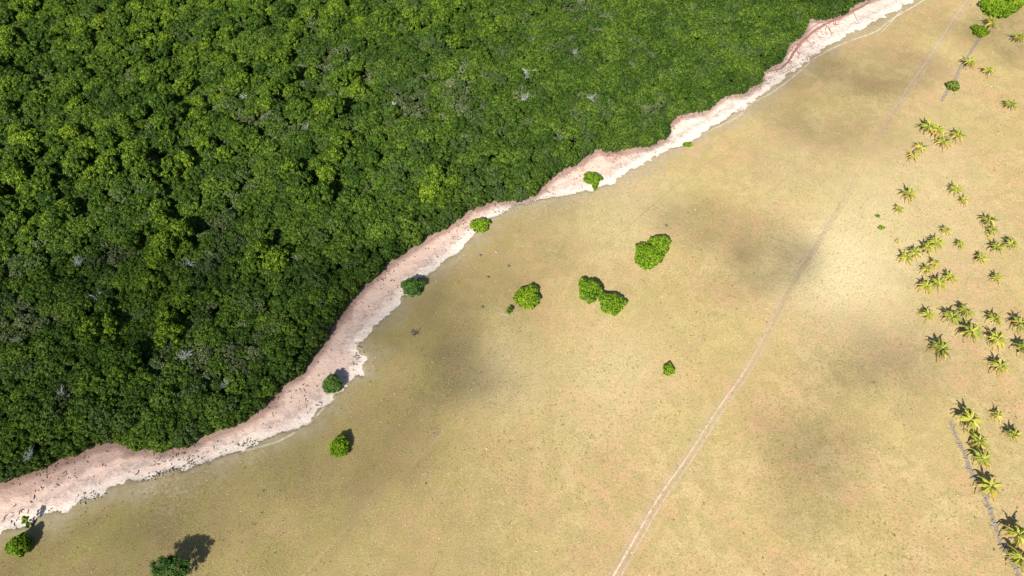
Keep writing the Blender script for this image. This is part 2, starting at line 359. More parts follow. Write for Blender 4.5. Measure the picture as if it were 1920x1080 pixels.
def crown_mesh(name, seed, lumps, leaf, per, mat, core=.78, tilt=.5, lump_tint=.5):
    """lumps: list of (centre, (rx,ry,rz)); every lump is a bumpy core covered in leaf clusters"""
    rng = np.random.default_rng(seed); VV = []; FT = []; FQ = []; TT = []; MI3 = []; off = 0
    iv, jf = ICO[2]; quadsL = []; n3 = 0
    for c, r in lumps:
        r = np.array(r); c = np.array(c); lt = rng.uniform(-.5, .5)*lump_tint
        nz = 1+rng.normal(0, .07, len(iv)); v = iv*nz[:, None]*r*core+c
        VV.append(v); FT.append(jf+off); TT.append(np.full(len(v), .2+lt*.3)); off += len(v)
        n = int(per*(r[0]*r[1]))+6
        d = rng.normal(0, 1, (n, 3)); d[:, 2] = np.where(rng.random(n) < .75, np.abs(d[:, 2]), d[:, 2]); d /= np.linalg.norm(d, axis=1)[:, None]
        P = c+d*r*rng.uniform(.82, 1.08, (n, 1)); lv, lf = leaf_quads(P, d, leaf, rng, tilt)
        VV.append(lv); quadsL.append(lf+off); off += len(lv)
        TT.append(np.repeat(np.clip(.5+lt+rng.normal(0, .16, n), 0, 1), 4))
    FTa = np.concatenate(FT); FQa = np.concatenate(quadsL)
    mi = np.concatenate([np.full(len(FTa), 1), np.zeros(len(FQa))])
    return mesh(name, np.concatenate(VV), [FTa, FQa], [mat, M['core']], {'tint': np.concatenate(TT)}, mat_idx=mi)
def dome_lumps(rng, Rr, Hh, z0, n, lr, flat=.8, lobes=0, fill=.5):
    """lump centres over a dome of radius Rr, height Hh above z0"""
    out = []; ph = rng.uniform(0, 6.28); ga = 2.39996
    for i in range(n):
        t = (i+.5)/n; rad = math.sqrt(t); a = i*ga+ph+rng.uniform(-.35, .35)
        edge = 1+.16*math.sin(a*3+ph)+.10*math.sin(a*5+2*ph)
        z = z0+Hh*math.sqrt(max(0, 1-(rad*.93)**2))*rng.uniform(.82, 1.1)
        r = lr*rng.uniform(.72, 1.28)
        out.append(((math.cos(a)*rad*Rr*edge, math.sin(a)*rad*Rr*edge, z), (r, r*rng.uniform(.85, 1.15), r*flat)))
        if rad > .6 and fill > 0 and rng.random() < fill:
            out.append(((math.cos(a)*rad*Rr*.9, math.sin(a)*rad*Rr*.9, z0+rng.uniform(-.1, .35)*Hh), (r, r, r)))
    return out
def tube(pts, rad, k=6):
    VV = []; FF = []
    for i, p in enumerate(pts):
        p = np.array(p); t = np.array(pts[min(i+1, len(pts)-1)])-np.array(pts[max(i-1, 0)]); t = t/(np.linalg.norm(t)+1e-9)
        u = np.cross(t, [.3, 1, .2]); u /= np.linalg.norm(u); v = np.cross(t, u)
        for j in range(k):
            a = 6.2832*j/k; VV.append(p+(u*math.cos(a)+v*math.sin(a))*rad[i])
    for i in range(len(pts)-1):
        for j in range(k): FF.append((i*k+j, i*k+(j+1) % k, (i+1)*k+(j+1) % k, (i+1)*k+j))
    return np.array(VV), np.array(FF)
def join_tubes(name, tubes, mat):
    VV = []; FF = []; o = 0
    for v, f in tubes: VV.append(v); FF.append(f+o); o += len(v)
    return mesh(name, np.concatenate(VV), [np.concatenate(FF)], mat, smooth=True)
def trunk_mesh(name, seed, h, r, spread, n=5, mat=None):
    rng = np.random.default_rng(seed); ts = []
    top = np.array([rng.uniform(-.3, .3), rng.uniform(-.3, .3), h*.55])
    ts.append(tube([(0, 0, -.5), tuple(top*.5+rng.normal(0, .08, 3)), tuple(top)], [r, r*.8, r*.62]))
    for i in range(n):
        a = 6.28*i/n+rng.uniform(-.4, .4); e = top+np.array([math.cos(a)*spread, math.sin(a)*spread, h*.38])
        m_ = (top+e)/2+np.array([0, 0, -.15*h*.3]); ts.append(tube([tuple(top), tuple(m_), tuple(e)], [r*.5, r*.35, r*.12], 5))
    for i in range(5):      # prop roots
        a = 6.28*i/5+rng.uniform(-.4, .4); ts.append(tube([(0, 0, h*.16), (math.cos(a)*r*2.5, math.sin(a)*r*2.5, h*.09), (math.cos(a)*r*4.5, math.sin(a)*r*4.5, -.4)], [r*.3, r*.25, r*.2], 4))
    return join_tubes(name, ts, mat or M['bark'])

class Proto: pass
PR = {'tall': [], 'low': [], 'grey': []}
for k in range(7):
    rng = np.random.default_rng(100+k); p = Proto(); h = 10.0
    lumps = dome_lumps(rng, 2.9+.3*(k % 3), 2.6+.35*(k % 2), 7.0, 24+2*k, .80, .95, fill=.7)
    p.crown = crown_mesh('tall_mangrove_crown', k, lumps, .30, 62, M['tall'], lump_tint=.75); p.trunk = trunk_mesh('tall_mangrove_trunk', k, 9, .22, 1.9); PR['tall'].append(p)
for k in range(8):
    rng = np.random.default_rng(200+k); p = Proto()
    lumps = dome_lumps(rng, 2.1+.2*(k % 3), 1.5, 4.2, 20+2*(k % 4), .62, .85, fill=.7)
    p.crown = crown_mesh('mangrove_crown', 50+k, lumps, .27, 70, M['low'], lump_tint=.7); p.trunk = trunk_mesh('mangrove_trunk', 50+k, 5.2, .14, 1.3); PR['low'].append(p)
PR['edge'] = []
for k in range(6):
    rng = np.random.default_rng(250+k); p = Proto()
    lumps = dome_lumps(rng, 1.7+.2*(k % 3), 3.1, 1.7, 24, .60, .9, fill=1)
    lumps += [((math.cos(a)*1.5, math.sin(a)*1.5, .9), (.55, .55, .7)) for a in np.arange(0, 6.2, .8)]
    p.crown = crown_mesh('edge_mangrove_crown', 150+k, lumps, .26, 70, M['low'], lump_tint=.7); p.trunk = trunk_mesh('edge_mangrove_trunk', 150+k, 4.2, .12, 1.0); PR['edge'].append(p)
for k in range(4):
    rng = np.random.default_rng(300+k); p = Proto()
    lumps = dome_lumps(rng, 1.9+.3*(k % 2), 1.6, 4.9, 18, .50, .8, fill=.3)
    p.crown = crown_mesh('pale_crown', 80+k, lumps, .20, 120, M['greyleaf'], core=.55, tilt=.9, lump_tint=.6); p.trunk = trunk_mesh('pale_trunk', 80+k, 6, .13, 1.4, 6, M['dead']); PR['grey'].append(p)

DEAD = [(628,411,1,'small bright white dead treetop in the middle of the forest'),(347,490,1.1,'white dead tree just right of the tall bright green clump'),
 (143,487,.9,'grey bare dead tree left of the tall bright clump'),(180,552,1,'thin grey dead branches in the dark lower left canopy'),(272,592,.9,'white dead snag between two bright green clumps'),
 (342,664,1.2,'largest white dead treetop in the lower left canopy'),(558,485,1,'bare dead tree with long forking white branches, centre left of forest'),(574,512,.6,'tiny white dead twigs below the forking dead branches'),
 (990,132,1.5,'broad dead grey tree with wide spread branches in the upper right canopy'),(984,178,1.0,'bare grey dead tree just below the broad dead one'),(1172,120,.8,'white dead snag in smooth canopy near the forest right part'),
 (1264,130,.8,'white forked dead snag nearest the inner corner of the sand'),(1110,178,.9,'pale dead branches in canopy above the lime shrub on sand'),(48,850,.8,'white dead tree close to the sand at far left'),
 (380,178,.7,'small white dead twigs left in the upper forest'),(456,176,.8,'white dead twig pair beside pale foliage, upper left'),(572,236,.8,'grey dead branches beside a bright tall clump'),
 (888,85,.8,'grey dead twigs under the big tall clump at the top'),(1080,92,.7,'pale dead twigs in upper canopy right of the tall clump'),(735,195,1.1,'pale bare tree in grey-green foliage at upper middle'),
 (110,735,.9,'grey dead treetop in the bottom left canopy'),(1145,190,.6,'tiny pale snag in canopy near the forest bay'),(1025,275,.7,'small white snag near the sand, middle of the forest edge'),
 (420,715,.7,'faint grey dead twigs in the canopy bottom middle'),(905,100,.5,'bare twigs beside the dark opening at the top'),(30,640,.8,'pale bare branches beside grey foliage at the left edge')]
# ---- where every forest tree stands
rng = np.random.default_rng(7)
def jgrid(sp, x0, x1, y0, y1, seed):
    g = np.random.default_rng(seed); X, Y = np.meshgrid(np.arange(x0, x1, sp), np.arange(y0, y1, sp*.87))
    X = X+(np.arange(X.shape[0]) % 2)[:, None]*sp/2
    P = np.stack([X.ravel(), Y.ravel()], 1); return P+g.uniform(-.33, .33, P.shape)*sp
CL = [(300,450,55),(275,400,40),(330,330,35),(255,440,35),(300,510,35),(545,335,28),(580,370,28),(600,300,30),(620,250,38),(600,210,30),(560,190,25),(880,45,50),(930,60,38),(870,25,40),
      (900,85,25),(330,590,45),(345,570,40),(210,620,45),(185,600,35),(480,485,25),(505,490,20),(500,140,40),(510,110,35),(665,150,25),(100,400,45),(30,400,40),(60,370,40),(830,365,38),(815,350,30),
      (230,690,35),(690,40,50),(760,60,40),(640,40,40),(810,30,40),(450,260,30),(700,190,30),(1150,258,22),(1175,250,18)]
def tallness(px, py):
    t = sstep(760, 470, px+py*.75)*.75
    t = t*sstep(420, 300, py+px*.12)
    for cx, cy, r in CL: t = np.maximum(t, sstep(r*1.15, r*.75, np.hypot(px-cx, (py-cy)*1.1)))
    return t
Pa = jgrid(4.7, -300, 260, 30, 330, 1); da = d_forest(Pa); pa = pix(Pa[:, 0], Pa[:, 1], 8.5)
nA = fbm(Pa[:, 0], Pa[:, 1], 14, 3, 40)
selA = (da > 3.5) & (rng.random(len(Pa)) < tallness(*pa)*(.35+1.1*nA))
A = Pa[selA]
Pb = jgrid(2.95, -300, 300, 25, 340, 2); db = d_forest(Pb); pb = pix(Pb[:, 0], Pb[:, 1], 5)
vis = lambda p, m: (p[0] > -m) & (p[0] < 1920+m) & (p[1] > -m*.7) & (p[1] < 1080+m)
selB = (db > 3.0+rng.uniform(0, .5, len(Pb))) & vis(pb, 130)
gap = fbm(Pb[:, 0], Pb[:, 1], 9, 3, 90)
selB &= ~((gap > .71) & (tallness(*pb) > .3) & (db > 8))                      # openings between the tall trees
B = Pb[selB]; dB = db[selB]
A = A[vis(pix(A[:, 0], A[:, 1], 8.5), 130)]
DP = np.array([at(x, y, 7.6)[:2] for x, y, _, _ in DEAD]); DS = np.array([q_[2] for q_ in DEAD])
def clear_dead(P, m): return (np.hypot(P[:, None, 0]-DP[None, :, 0], P[:, None, 1]-DP[None, :, 1]) > m*DS[None]).all(1)
A = A[clear_dead(A, 2.4)]; _k = clear_dead(B, 1.5); B = B[_k]; dB = dB[_k]

# pale grey-green trees among the low ones
gq = fbm(B[:, 0], B[:, 1], 16, 3, 63); pbx, pby = pix(B[:, 0], B[:, 1], 5)
gprob = .05+.5*sstep(.52, .72, gq); gprob *= sstep(1330, 1150, pbx)*sstep(2, 7, dB)
for cx, cy, r in [(40,590,40),(95,595,35),(60,610,30),(30,625,25),(590,115,35),(400,450,35),(395,520,30),(240,630,20),(620,110,30),(725,195,30),(780,200,30),(1220,200,22),(870,150,30),(440,290,30),(770,470,25)]:
    gprob = np.maximum(gprob, .75*sstep(r*1.2, r*.6, np.hypot(pbx-cx, pby-cy)))
isg = (rng.random(len(B)) < gprob) & (tallness(pbx, pby) < .9)
Gp = B[isg]; Bp = B[~isg]; dBp = dB[~isg]

def along(L, step, off, seed):
    g = np.random.default_rng(seed); out = []; acc = 0
    for a, b in zip(L[:-1], L[1:]):
        ln = np.linalg.norm(b-a); t = (b-a)/ln
        while acc < ln:
            out.append(a+t*acc+np.array([-t[1], t[0]])*(off+g.uniform(-.45, .55))); acc += step*g.uniform(.75, 1.25)
        acc -= ln
    return np.array(out)
E1, E2 = along(FE[1:-2], 2.9, 1.0, 4), along(FE[1:-2], 2.1, 2.4, 5)
E1 = E1[vis(pix(E1[:, 0], E1[:, 1], 3), 40) & (d_forest(E1) > .2)]; E2 = E2[vis(pix(E2[:, 0], E2[:, 1], 3), 60) & (d_forest(E2) > .8)]
NE1 = len(E1); Ed = np.vstack([E1, E2])
def where(px, py):
    v = 'top' if py < 300 else 'middle' if py < 620 else 'bottom'
    return v
def place_tree(kind, proto, x, y, scale, rz, name, label, cat, group, sz=1.0):
    z = float(ground_z(x, y))
    root = bpy.data.objects.new(name, None); COL.objects.link(root); root.empty_display_size = .5
    root.location = (x, y, z); root.rotation_euler = (0, 0, rz); root.scale = (scale, scale, scale*sz)
    tag(root, label, cat, group)
    c = bpy.data.objects.new('crown', proto.crown); COL.objects.link(c); c.parent = root
    t = bpy.data.objects.new('trunk', proto.trunk); COL.objects.link(t); t.parent = root
    return root, c
rr = random.Random(5)
def size_on_photo(P, r, z): return r/(P[:, 1]*cp+(CAM_H-z)*sp)
# 300 mangroves that show largest stand as trees of their own: the tall ones and the ones along the sand first
cand = []
for i, p in enumerate(A):
    s = rr.uniform(.62, 1.12); q = pix(p[0], p[1], 9)
    if -40 < q[0] < 1960 and -30 < q[1] < 1110: cand.append((s*3.2/(p[1]*cp+CAM_H*sp), 'tall', i, s))
scA = {i: s for _, _, i, s in cand}
scB = np.random.default_rng(3).uniform(.74, 1.42, len(Bp)); scB *= 1-.22*sstep(6, 2, dBp)
for i, p in enumerate(Bp):
    q = pix(p[0], p[1], 5)
    if -20 < q[0] < 1940 and -20 < q[1] < 1100:
        bonus = 1.0
        cand.append((bonus*scB[i]*2.2/(p[1]*cp+CAM_H*sp), 'low', i, scB[i]))
for i, p in enumerate(Ed):
    cand.append((9-i*1e-4, 'edge', i, rr.uniform(.8, 1.25)))
cand.sort(reverse=True); print('edge', len(Ed), NE1)
cand = [c_ for c_ in cand if c_[1] == 'edge' and c_[2] < NE1][:140]+[c_ for c_ in cand if c_[1] == 'tall'][:90]+[c_ for c_ in cand if c_[1] == 'low'][:70]
own = {'tall': set(), 'low': set(), 'edge': set()}
def near_what(px, py):
    best = min(LAND, key=lambda q_: math.hypot(px-q_[0], py-q_[1])); return best[2]
LAND = [(60,150,'near the top left corner'),(250,80,'left of the middle of the top edge'),(420,100,'under the top edge, left of the pale twigs'),(150,300,'left of the slim bright clump'),(290,450,'in the long bright clump left of a white dead tree'),
 (555,335,'in the ragged bright clump at the heart of the forest'),(610,240,'in the clump beside the grey dead branches'),(890,60,'in the big clump over the dark opening at the top'),(335,590,'in the clump right of a white dead snag'),
 (200,620,'in the clump left of a white dead snag'),(490,488,'in the small clump left of the forking dead branches'),(60,390,'against the left edge, mid height'),(830,365,'in the bright group next to the sand bend'),
 (690,60,'in the yellowish patch at the top middle'),(1160,255,'at the sand bay of the upper forest'),(100,780,'in the bottom left of the forest'),(400,700,'in the dark lower forest above the sand')]
EDGE = [(60,870,'beside the widest sand at the lower left'),(230,830,'where the lower forest bulges onto the sand'),(420,790,'along the straight lower sand'),(540,710,'at the inner bend above the bluish shrub'),(640,580,'where the sand is narrow and shaded, left of centre'),
 (760,460,'beside the middle stretch of sand'),(870,390,'just up from the round shrub at the forest edge'),(990,355,'on the small cape above the domed shrub'),(1100,285,'beside the sand above the lime shrub'),(1210,262,'at the bay nearest the tiny lime shrub'),
 (1300,200,'on the bay right of the forest corner'),(1400,160,'on the upper sand below the dead weed'),(1480,80,'beside the branching red weed lines'),(1550,10,'in the clump cut by the top edge behind the weed')]
for _, kd, i, s in cand:
    own[kd].add(i); p = {'tall': A, 'low': Bp, 'edge': Ed}[kd][i]
    pi = i % len(PR[kd]); rz = rr.uniform(0, 6.28); px, py = pix(p[0], p[1], 8 if kd == 'tall' else 4)
    if kd == 'tall':
        place_tree(kd, PR[kd][pi], p[0], p[1], s, rz, 'mangrove_tree', 'tall bright green lumpy mangrove '+near_what(px, py), 'tree', 'tall mangroves '+near_what(px, py), rr.uniform(.9, 1.3))
    elif kd == 'edge':
        q_ = min(EDGE, key=lambda e: math.hypot(px-e[0], py-e[1]))[2]
        place_tree(kd, PR[kd][pi], p[0], p[1], s, rz, 'mangrove_tree', 'low outermost mangrove '+q_, 'tree', 'outermost mangroves '+q_)
    else:
        place_tree(kd, PR[kd][pi], p[0], p[1], s, rz, 'mangrove_tree', 'low dark mangrove '+near_what(px, py), 'tree', 'low canopy mangroves '+near_what(px, py))
# grey-green trees: the 150 that show largest as trees of their own, the others join the canopy
og = np.argsort(-size_on_photo(Gp, 1.0, 5)); qx, qy = pix(Gp[:, 0], Gp[:, 1], 5)
og = [i for i in og if -10 < qx[i] < 1930 and -10 < qy[i] < 1090][:300]
for i in og:
    p = Gp[i]
    place_tree('grey', PR['grey'][rr.randrange(4)], p[0], p[1], rr.uniform(.7, 1.15), rr.uniform(0, 6.28), 'pale_mangrove', 'pale grey-green feathery tree '+near_what(qx[i], qy[i]), 'tree', 'pale grey-green trees '+near_what(qx[i], qy[i]))

# all other trees of the closed canopy: one object, crowns instanced from the trees above
ogs = set(og)
pts = []; sp_ = []; sc_ = []
for i, p in enumerate(A):
    if i not in own['tall']: pts.append(p); sp_.append(0); sc_.append(scA.get(i, rr.uniform(.62, 1.12)))
for i, p in enumerate(Bp):
    if i not in own['low']: pts.append(p); sp_.append(1); sc_.append(scB[i])
for i, p in enumerate(Ed):
    if i not in own['edge']: pts.append(p); sp_.append(3); sc_.append(rr.uniform(.75, 1.05))
for i, p in enumerate(Gp):
    if i not in ogs: pts.append(p); sp_.append(2); sc_.append(rr.uniform(.75, 1.15))
pts = np.array(pts); cz = ground_z(pts[:, 0], pts[:, 1])
me = bpy.data.meshes.new('mangrove_canopy'); me.vertices.add(len(pts))
me.vertices.foreach_set('co', np.column_stack([pts, cz]).astype(np.float32).ravel())
for nm, arr, ty in (('species', sp_, 'INT'), ('size', sc_, 'FLOAT'), ('turn', np.random.default_rng(9).uniform(0, 6.28, len(pts)), 'FLOAT')):
    a = me.attributes.new(nm, ty, 'POINT'); a.data.foreach_set('value', np.array(arr, dtype=np.int32 if ty == 'INT' else np.float32))
canopy = link('mangrove_canopy', me)
tag(canopy, 'closed green canopy of the mangrove forest filling the upper left', 'forest', kind='stuff')
ng = bpy.data.node_groups.new('canopy', 'GeometryNodeTree')
ng.interface.new_socket('Geometry', in_out='INPUT', socket_type='NodeSocketGeometry')
ng.interface.new_socket('Geometry', in_out='OUTPUT', socket_type='NodeSocketGeometry')
gi = ng.nodes.new('NodeGroupInput'); go = ng.nodes.new('NodeGroupOutput'); jo = ng.nodes.new('GeometryNodeJoinGeometry')
def named(nm, ty='FLOAT'):
    n = ng.nodes.new('GeometryNodeInputNamedAttribute'); n.data_type = ty; n.inputs[0].default_value = nm; return n.outputs[0]
crown_objs = {}
for o in COL.objects:
    if o.name.startswith('crown') and o.data: crown_objs.setdefault(o.data.name, o)
for si, kd in enumerate(('tall', 'low', 'grey', 'edge')):
    ji = ng.nodes.new('GeometryNodeJoinGeometry')
    for p in PR[kd]:
        o = crown_objs.get(p.crown.name)
        if not o: continue
        oi = ng.nodes.new('GeometryNodeObjectInfo'); oi.transform_space = 'ORIGINAL'; oi.inputs['Object'].default_value = o; oi.inputs['As Instance'].default_value = True
        ng.links.new(oi.outputs['Geometry'], ji.inputs[0])
    ip = ng.nodes.new('GeometryNodeInstanceOnPoints'); ip.inputs['Pick Instance'].default_value = True
    cmp_ = ng.nodes.new('FunctionNodeCompare'); cmp_.data_type = 'INT'; cmp_.operation = 'EQUAL'
    ng.links.new(named('species', 'INT'), cmp_.inputs[2]); cmp_.inputs[3].default_value = si
    ng.links.new(gi.outputs[0], ip.inputs['Points']); ng.links.new(cmp_.outputs[0], ip.inputs['Selection'])
    ng.links.new(ji.outputs[0], ip.inputs['Instance'])
    cx = ng.nodes.new('ShaderNodeCombineXYZ'); ng.links.new(named('turn'), cx.inputs[2]); ng.links.new(cx.outputs[0], ip.inputs['Rotation'])
    ng.links.new(named('size'), ip.inputs['Scale']); ng.links.new(ip.outputs[0], jo.inputs[0])
ng.links.new(jo.outputs[0], go.inputs[0])
md = canopy.modifiers.new('canopy', 'NODES'); md.node_group = ng
print('forest trees', len(A), len(Bp), len(Gp), 'in canopy', len(pts))

# ---- bleached dead trees
def dead_mesh(name, seed, h, spread, n, mat=None):
    rng = np.random.default_rng(seed); ts = []; top = np.array([0, 0, h*.6])
    ts.append(tube([(0, 0, -.4), (.1, 0, h*.3), tuple(top)], [.2, .17, .14]))
    for i in range(n):
        a = 6.28*i/n+rng.uniform(-.5, .5); el = rng.uniform(.25, 1.2); L = spread*rng.uniform(.7, 1.15)
        pt = top.copy(); dr = np.array([math.cos(a)*math.cos(el), math.sin(a)*math.cos(el), math.sin(el)]); path = [tuple(pt)]
        for s in range(4):
            dr = dr+rng.normal(0, .22, 3); dr /= np.linalg.norm(dr); pt = pt+dr*L/4; path.append(tuple(pt))
            for q in range(2):
                d2 = dr+rng.normal(0, .65, 3); d2 /= np.linalg.norm(d2); e = pt+d2*L*.28; e2 = e+(d2+rng.normal(0, .4, 3))*L*.16
                ts.append(tube([tuple(pt), tuple(e), tuple(e2)], [.05, .035, .015], 4))
        ts.append(tube(path, [.09, .075, .06, .05, .03], 5))
    return join_tubes(name, ts, mat or M['dead'])
DM = [dead_mesh('dead_branches', 400+k, 9.6, 2.3, 11+k) for k in range(4)]
def thing(name, label, cat, loc, rz=0, s=1.0, group=None):
    r = bpy.data.objects.new(name, None); COL.objects.link(r); r.location = loc; r.rotation_euler = (0, 0, rz)
    r.scale = (s, s, s) if not isinstance(s, tuple) else s
    r.empty_display_size = .5; return tag(r, label, cat, group)
for k, (x, y, s, lab) in enumerate(DEAD):
    p = at(x, y, 7.6); o = link('dead_tree', DM[k % 4], loc=(p.x, p.y, -.3), rot=(0, 0, k*1.7), scl=(s, s, .85+.15*s))
    tag(o, lab, 'dead tree', 'bleached dead trees in the mangroves')

# ------------------------------------------------------------------ lone bushes
def bush(name, px, py, wpx, hpx, hm, mat, label, cat='shrub', seed=0, lumps=None, lump=.55, leaf=.18, per=125, z0=.3, core=.9, tilt=.5, group=None, tint=.5, extra=None, hr=1.0, n=None, trunk=True):
    p = at(px, py, hm*.5); k = depth(p)/F; rx = wpx*k/2; ry = hpx*k/2/.88
    rng = np.random.default_rng(900+seed); L = []
    nn = n or int(14+rx*ry*4.2/(lump*lump)*.62)
    for (c, r) in dome_lumps(rng, 1, 1, 0, nn, 1, 1, fill=.8):
        L.append(((c[0]*(rx-lump*.6), c[1]*(ry-lump*.6), z0+max(0, c[2])*(hm-z0-lump*.5)), (lump*r[0], lump*r[1], lump*r[2]*.85)))
    if extra: L += extra
    z = float(ground_z(p.x, p.y)); r = thing(name, label, cat, (p.x, p.y, z), 0, 1, group)
    link('crown', crown_mesh(name+'_crown', seed, L, leaf, per, mat, core, tilt, tint), r)
    if trunk: link('trunk', trunk_mesh(name+'_trunk', seed, hm*.9, .09+hm*.02, max(rx, .3)*.5), r)
    return r
bush('round_shrub', 989, 556, 50, 44, 3.6, M['bush'], 'round bright green shrub alone left of the touching pair', seed=1)
bush('round_shrub', 1107, 543, 46, 46, 3.8, M['bush'], 'yellow-green tufted shrub, upper left of the touching pair', seed=2, tint=1.2, lump=.65)
bush('round_shrub', 1147, 568, 48, 42, 3.6, M['bush'], 'smooth round dark green shrub, lower right of the touching pair', seed=3, tint=.3, lump=.45)
bush('round_shrub', 1215, 479, 54, 50, 4.0, M['bush'], 'wide green shrub, lower half of the largest lone clump', seed=4, lump=.5)
bush('round_shrub', 1237, 458, 40, 38, 3.8, M['bush'], 'smaller yellow-tipped shrub joined to the top right of the largest clump', seed=5, tint=.9)
bush('round_shrub', 900, 421, 36, 28, 3.0, M['bush'], 'domed green shrub on the line between sand and meadow', seed=6)
bush('small_shrub', 1254, 693, 22, 23, 1.7, M['bush'], 'small round green shrub alone in the middle of the dry meadow', seed=7, lump=.4)
bush('leafy_shrub', 637, 836, 38, 36, 3.4, M['bush'], 'bright green ragged shrub with dark shadow, bottom of the meadow', seed=8, tint=1, lump=.6, core=.7, tilt=.8)
bush('leafy_shrub', 35, 1022, 38, 36, 4.6, M['bush'], 'dense green shrub in the bottom left corner of the meadow', seed=9)
bush('yellow_sapling', 51, 977, 16, 20, 4.0, M['lime'], 'slim yellow-green sapling at the sand edge in bottom left', 'sapling', seed=10, lump=.4, n=10)
bush('bluish_shrub', 622, 718, 38, 32, 4.6, M['bluebush'], 'bluish green ragged shrub on the sand below the small sand spur', seed=11, tint=1, lump=.5, core=.6, tilt=.9)
bush('bluish_shrub', 773, 537, 42, 34, 4.2, M['bluebush'], 'dark bluish green loose shrub where white sand meets the turf', seed=12, tint=1, lump=.5, core=.6, tilt=.9)
bush('lime_shrub', 1110, 331, 34, 24, 2.6, M['lime'], 'vivid lime shrub with a tail standing on the pink sand', seed=13, lump=.5,
     extra=[((.2, -2.3, .9), (1.1, .9, .7)), ((.9, -3.0, .8), (1.2, .9, .6)), ((.9, -4.0, .6), (1.0, .8, .5)), ((1.3, -1.6, 1.2), (1.1, .9, .7)), ((.9, -4.9, .4), (.7, .7, .4)), ((1.6, -2.6, .7), (.8, .8, .5))])
bush('lime_shrub', 1290, 270, 18, 10, 1.2, M['lime'], 'tiny flat lime shrub on the meadow near the forest bay', seed=14, lump=.4, trunk=False, z0=.1, leaf=.2)
bush('edge_shrub', 825, 415, 30, 28, 4.5, M['low'], 'round dark green shrub bulging from the forest onto the sand', seed=15)
bush('large_bush', 1872, 14, 62, 44, 4.0, M['bush'], 'sprawling bright green bush at the top right corner', seed=16, lump=.7, tint=.8, leaf=.3, per=55)
bush('large_bush', 1905, 4, 30, 26, 3.8, M['bush'], 'green bush merging into the sprawling one at the picture corner', seed=17, lump=.7, tint=.8)
bush('large_bush', 1839, 57, 27, 28, 2.8, M['bush'], 'compact green bush left of the topmost palm', seed=18, lump=.6)
bush('olive_bush', 1788, 160, 22, 22, 3.0, M['olive'], 'olive green bush standing on the upper row of stones', seed=19, lump=.5, tint=.9)
bush('low_plant', 1653, 427, 13, 9, .8, M['bush'], 'tiny green plant in open turf left of the palms', 'plant', seed=20, lump=.35, trunk=False, z0=.1, n=9)
bush('low_plant', 1645, 405, 10, 7, .5, M['bluebush'], 'faint small weed just above the tiny green plant', 'plant', seed=21, lump=.3, trunk=False, z0=.1, n=6)
bush('small_shrub', 955, 582, 12, 14, 2.4, M['lime'], 'very small yellow-green shrub beside a white fallen branch', seed=22, lump=.35, n=9)
bush('feathery_tree', 322, 1074, 72, 56, 7.5, M['bluebush'], 'open green tree cut off by the bottom edge, casting a long shadow', 'tree', seed=23, lump=.8, core=.6, tilt=1, per=80, z0=3.6, n=62, tint=1)
# dead branch, bare plant, stumps
def dead_bit(name, px, py, s, lab, cat, k=0, mat=None, sc=None):
    p = at(px, py); o = link(name, DM[k] if not mat else mat, loc=(p.x, p.y, float(ground_z(p.x, p.y))), rot=(0, 0, k*1.1), scl=sc or (s, s, s)); return tag(o, lab, cat)
rg = np.random.default_rng(77)
logm = join_tubes('fallen_branch', [tube([(0, 0, .12), (.8, .25, .18), (1.7, -.1, .15), (2.5, -.15, .1)], [.12, .11, .09, .05]), tube([(.8, .25, .18), (1.1, .7, .3), (1.5, .9, .2)], [.07, .05, .03], 4), tube([(1.7, -.1, .15), (2.1, -.5, .25)], [.05, .02], 4)], M['dead'])
dead_bit('fallen_branch', 938, 590, 1, 'white fallen branch lying beside the very small yellow-green shrub', 'branch', 0, logm, (1.1, 1.1, 1.1))

T = NT('grey_stump'); M['stump'] = T.done(T.bsdf(T.mix(T.noise(3, 3), (.10, .085, .07), (.24, .21, .18)), .9))
def stump_mesh():
    v, f = tube([(0, 0, -.2), (0, 0, .3), (.05, 0, .62), (.05, 0, .66)], [.42, .32, .28, .02], 9); v[:, :2] *= 1+np.random.default_rng(1).normal(0, .06, (len(v), 1))
    w_, g_ = tube([(.3, 0, .15), (.7, .1, -.05)], [.14, .06], 5); u_, h_ = tube([(-.2, .3, .15), (-.4, .6, -.05)], [.13, .05], 5)
    return join_tubes('stump', [(v, f), (w_, g_), (u_, h_)], M['stump'])
stm = stump_mesh()
twm = dead_mesh('bare_shrub', 555, 1.6, 1.6, 7, M['stump'])
dead_bit('bare_shrub', 777, 630, 1, 'bare dark twiggy shrub standing alone in the darker turf', 'shrub', 1, twm)
for (x, y, lab) in [(900,480,'dark stump left of the pale stone, upper darker turf'),(953,500,'dark stump directly below the pale stone and right of the others'),(915,521,'dark stump nearest above the lone round shrub, left side'),(1249,424,'single dark stump above the largest shrub clump'),(904,577,'dark stump left of the very small yellow-green shrub')]:
    dead_bit('stump', x, y, 1, lab, 'stump', 0, stm, (1.1, 1.1, .9))
T = NT('pale_stone'); M['stone'] = T.done(T.bsdf(T.mix(T.noise(2.2, 5, .7), (.20, .18, .16), (.46, .42, .38)), .9, .2))
T = NT('dark_ledge_rock'); M['darkrock'] = T.done(T.bsdf(T.mix(T.noise(1.6, 5, .7), (.17, .145, .105), (.46, .40, .33)), .9, .2))
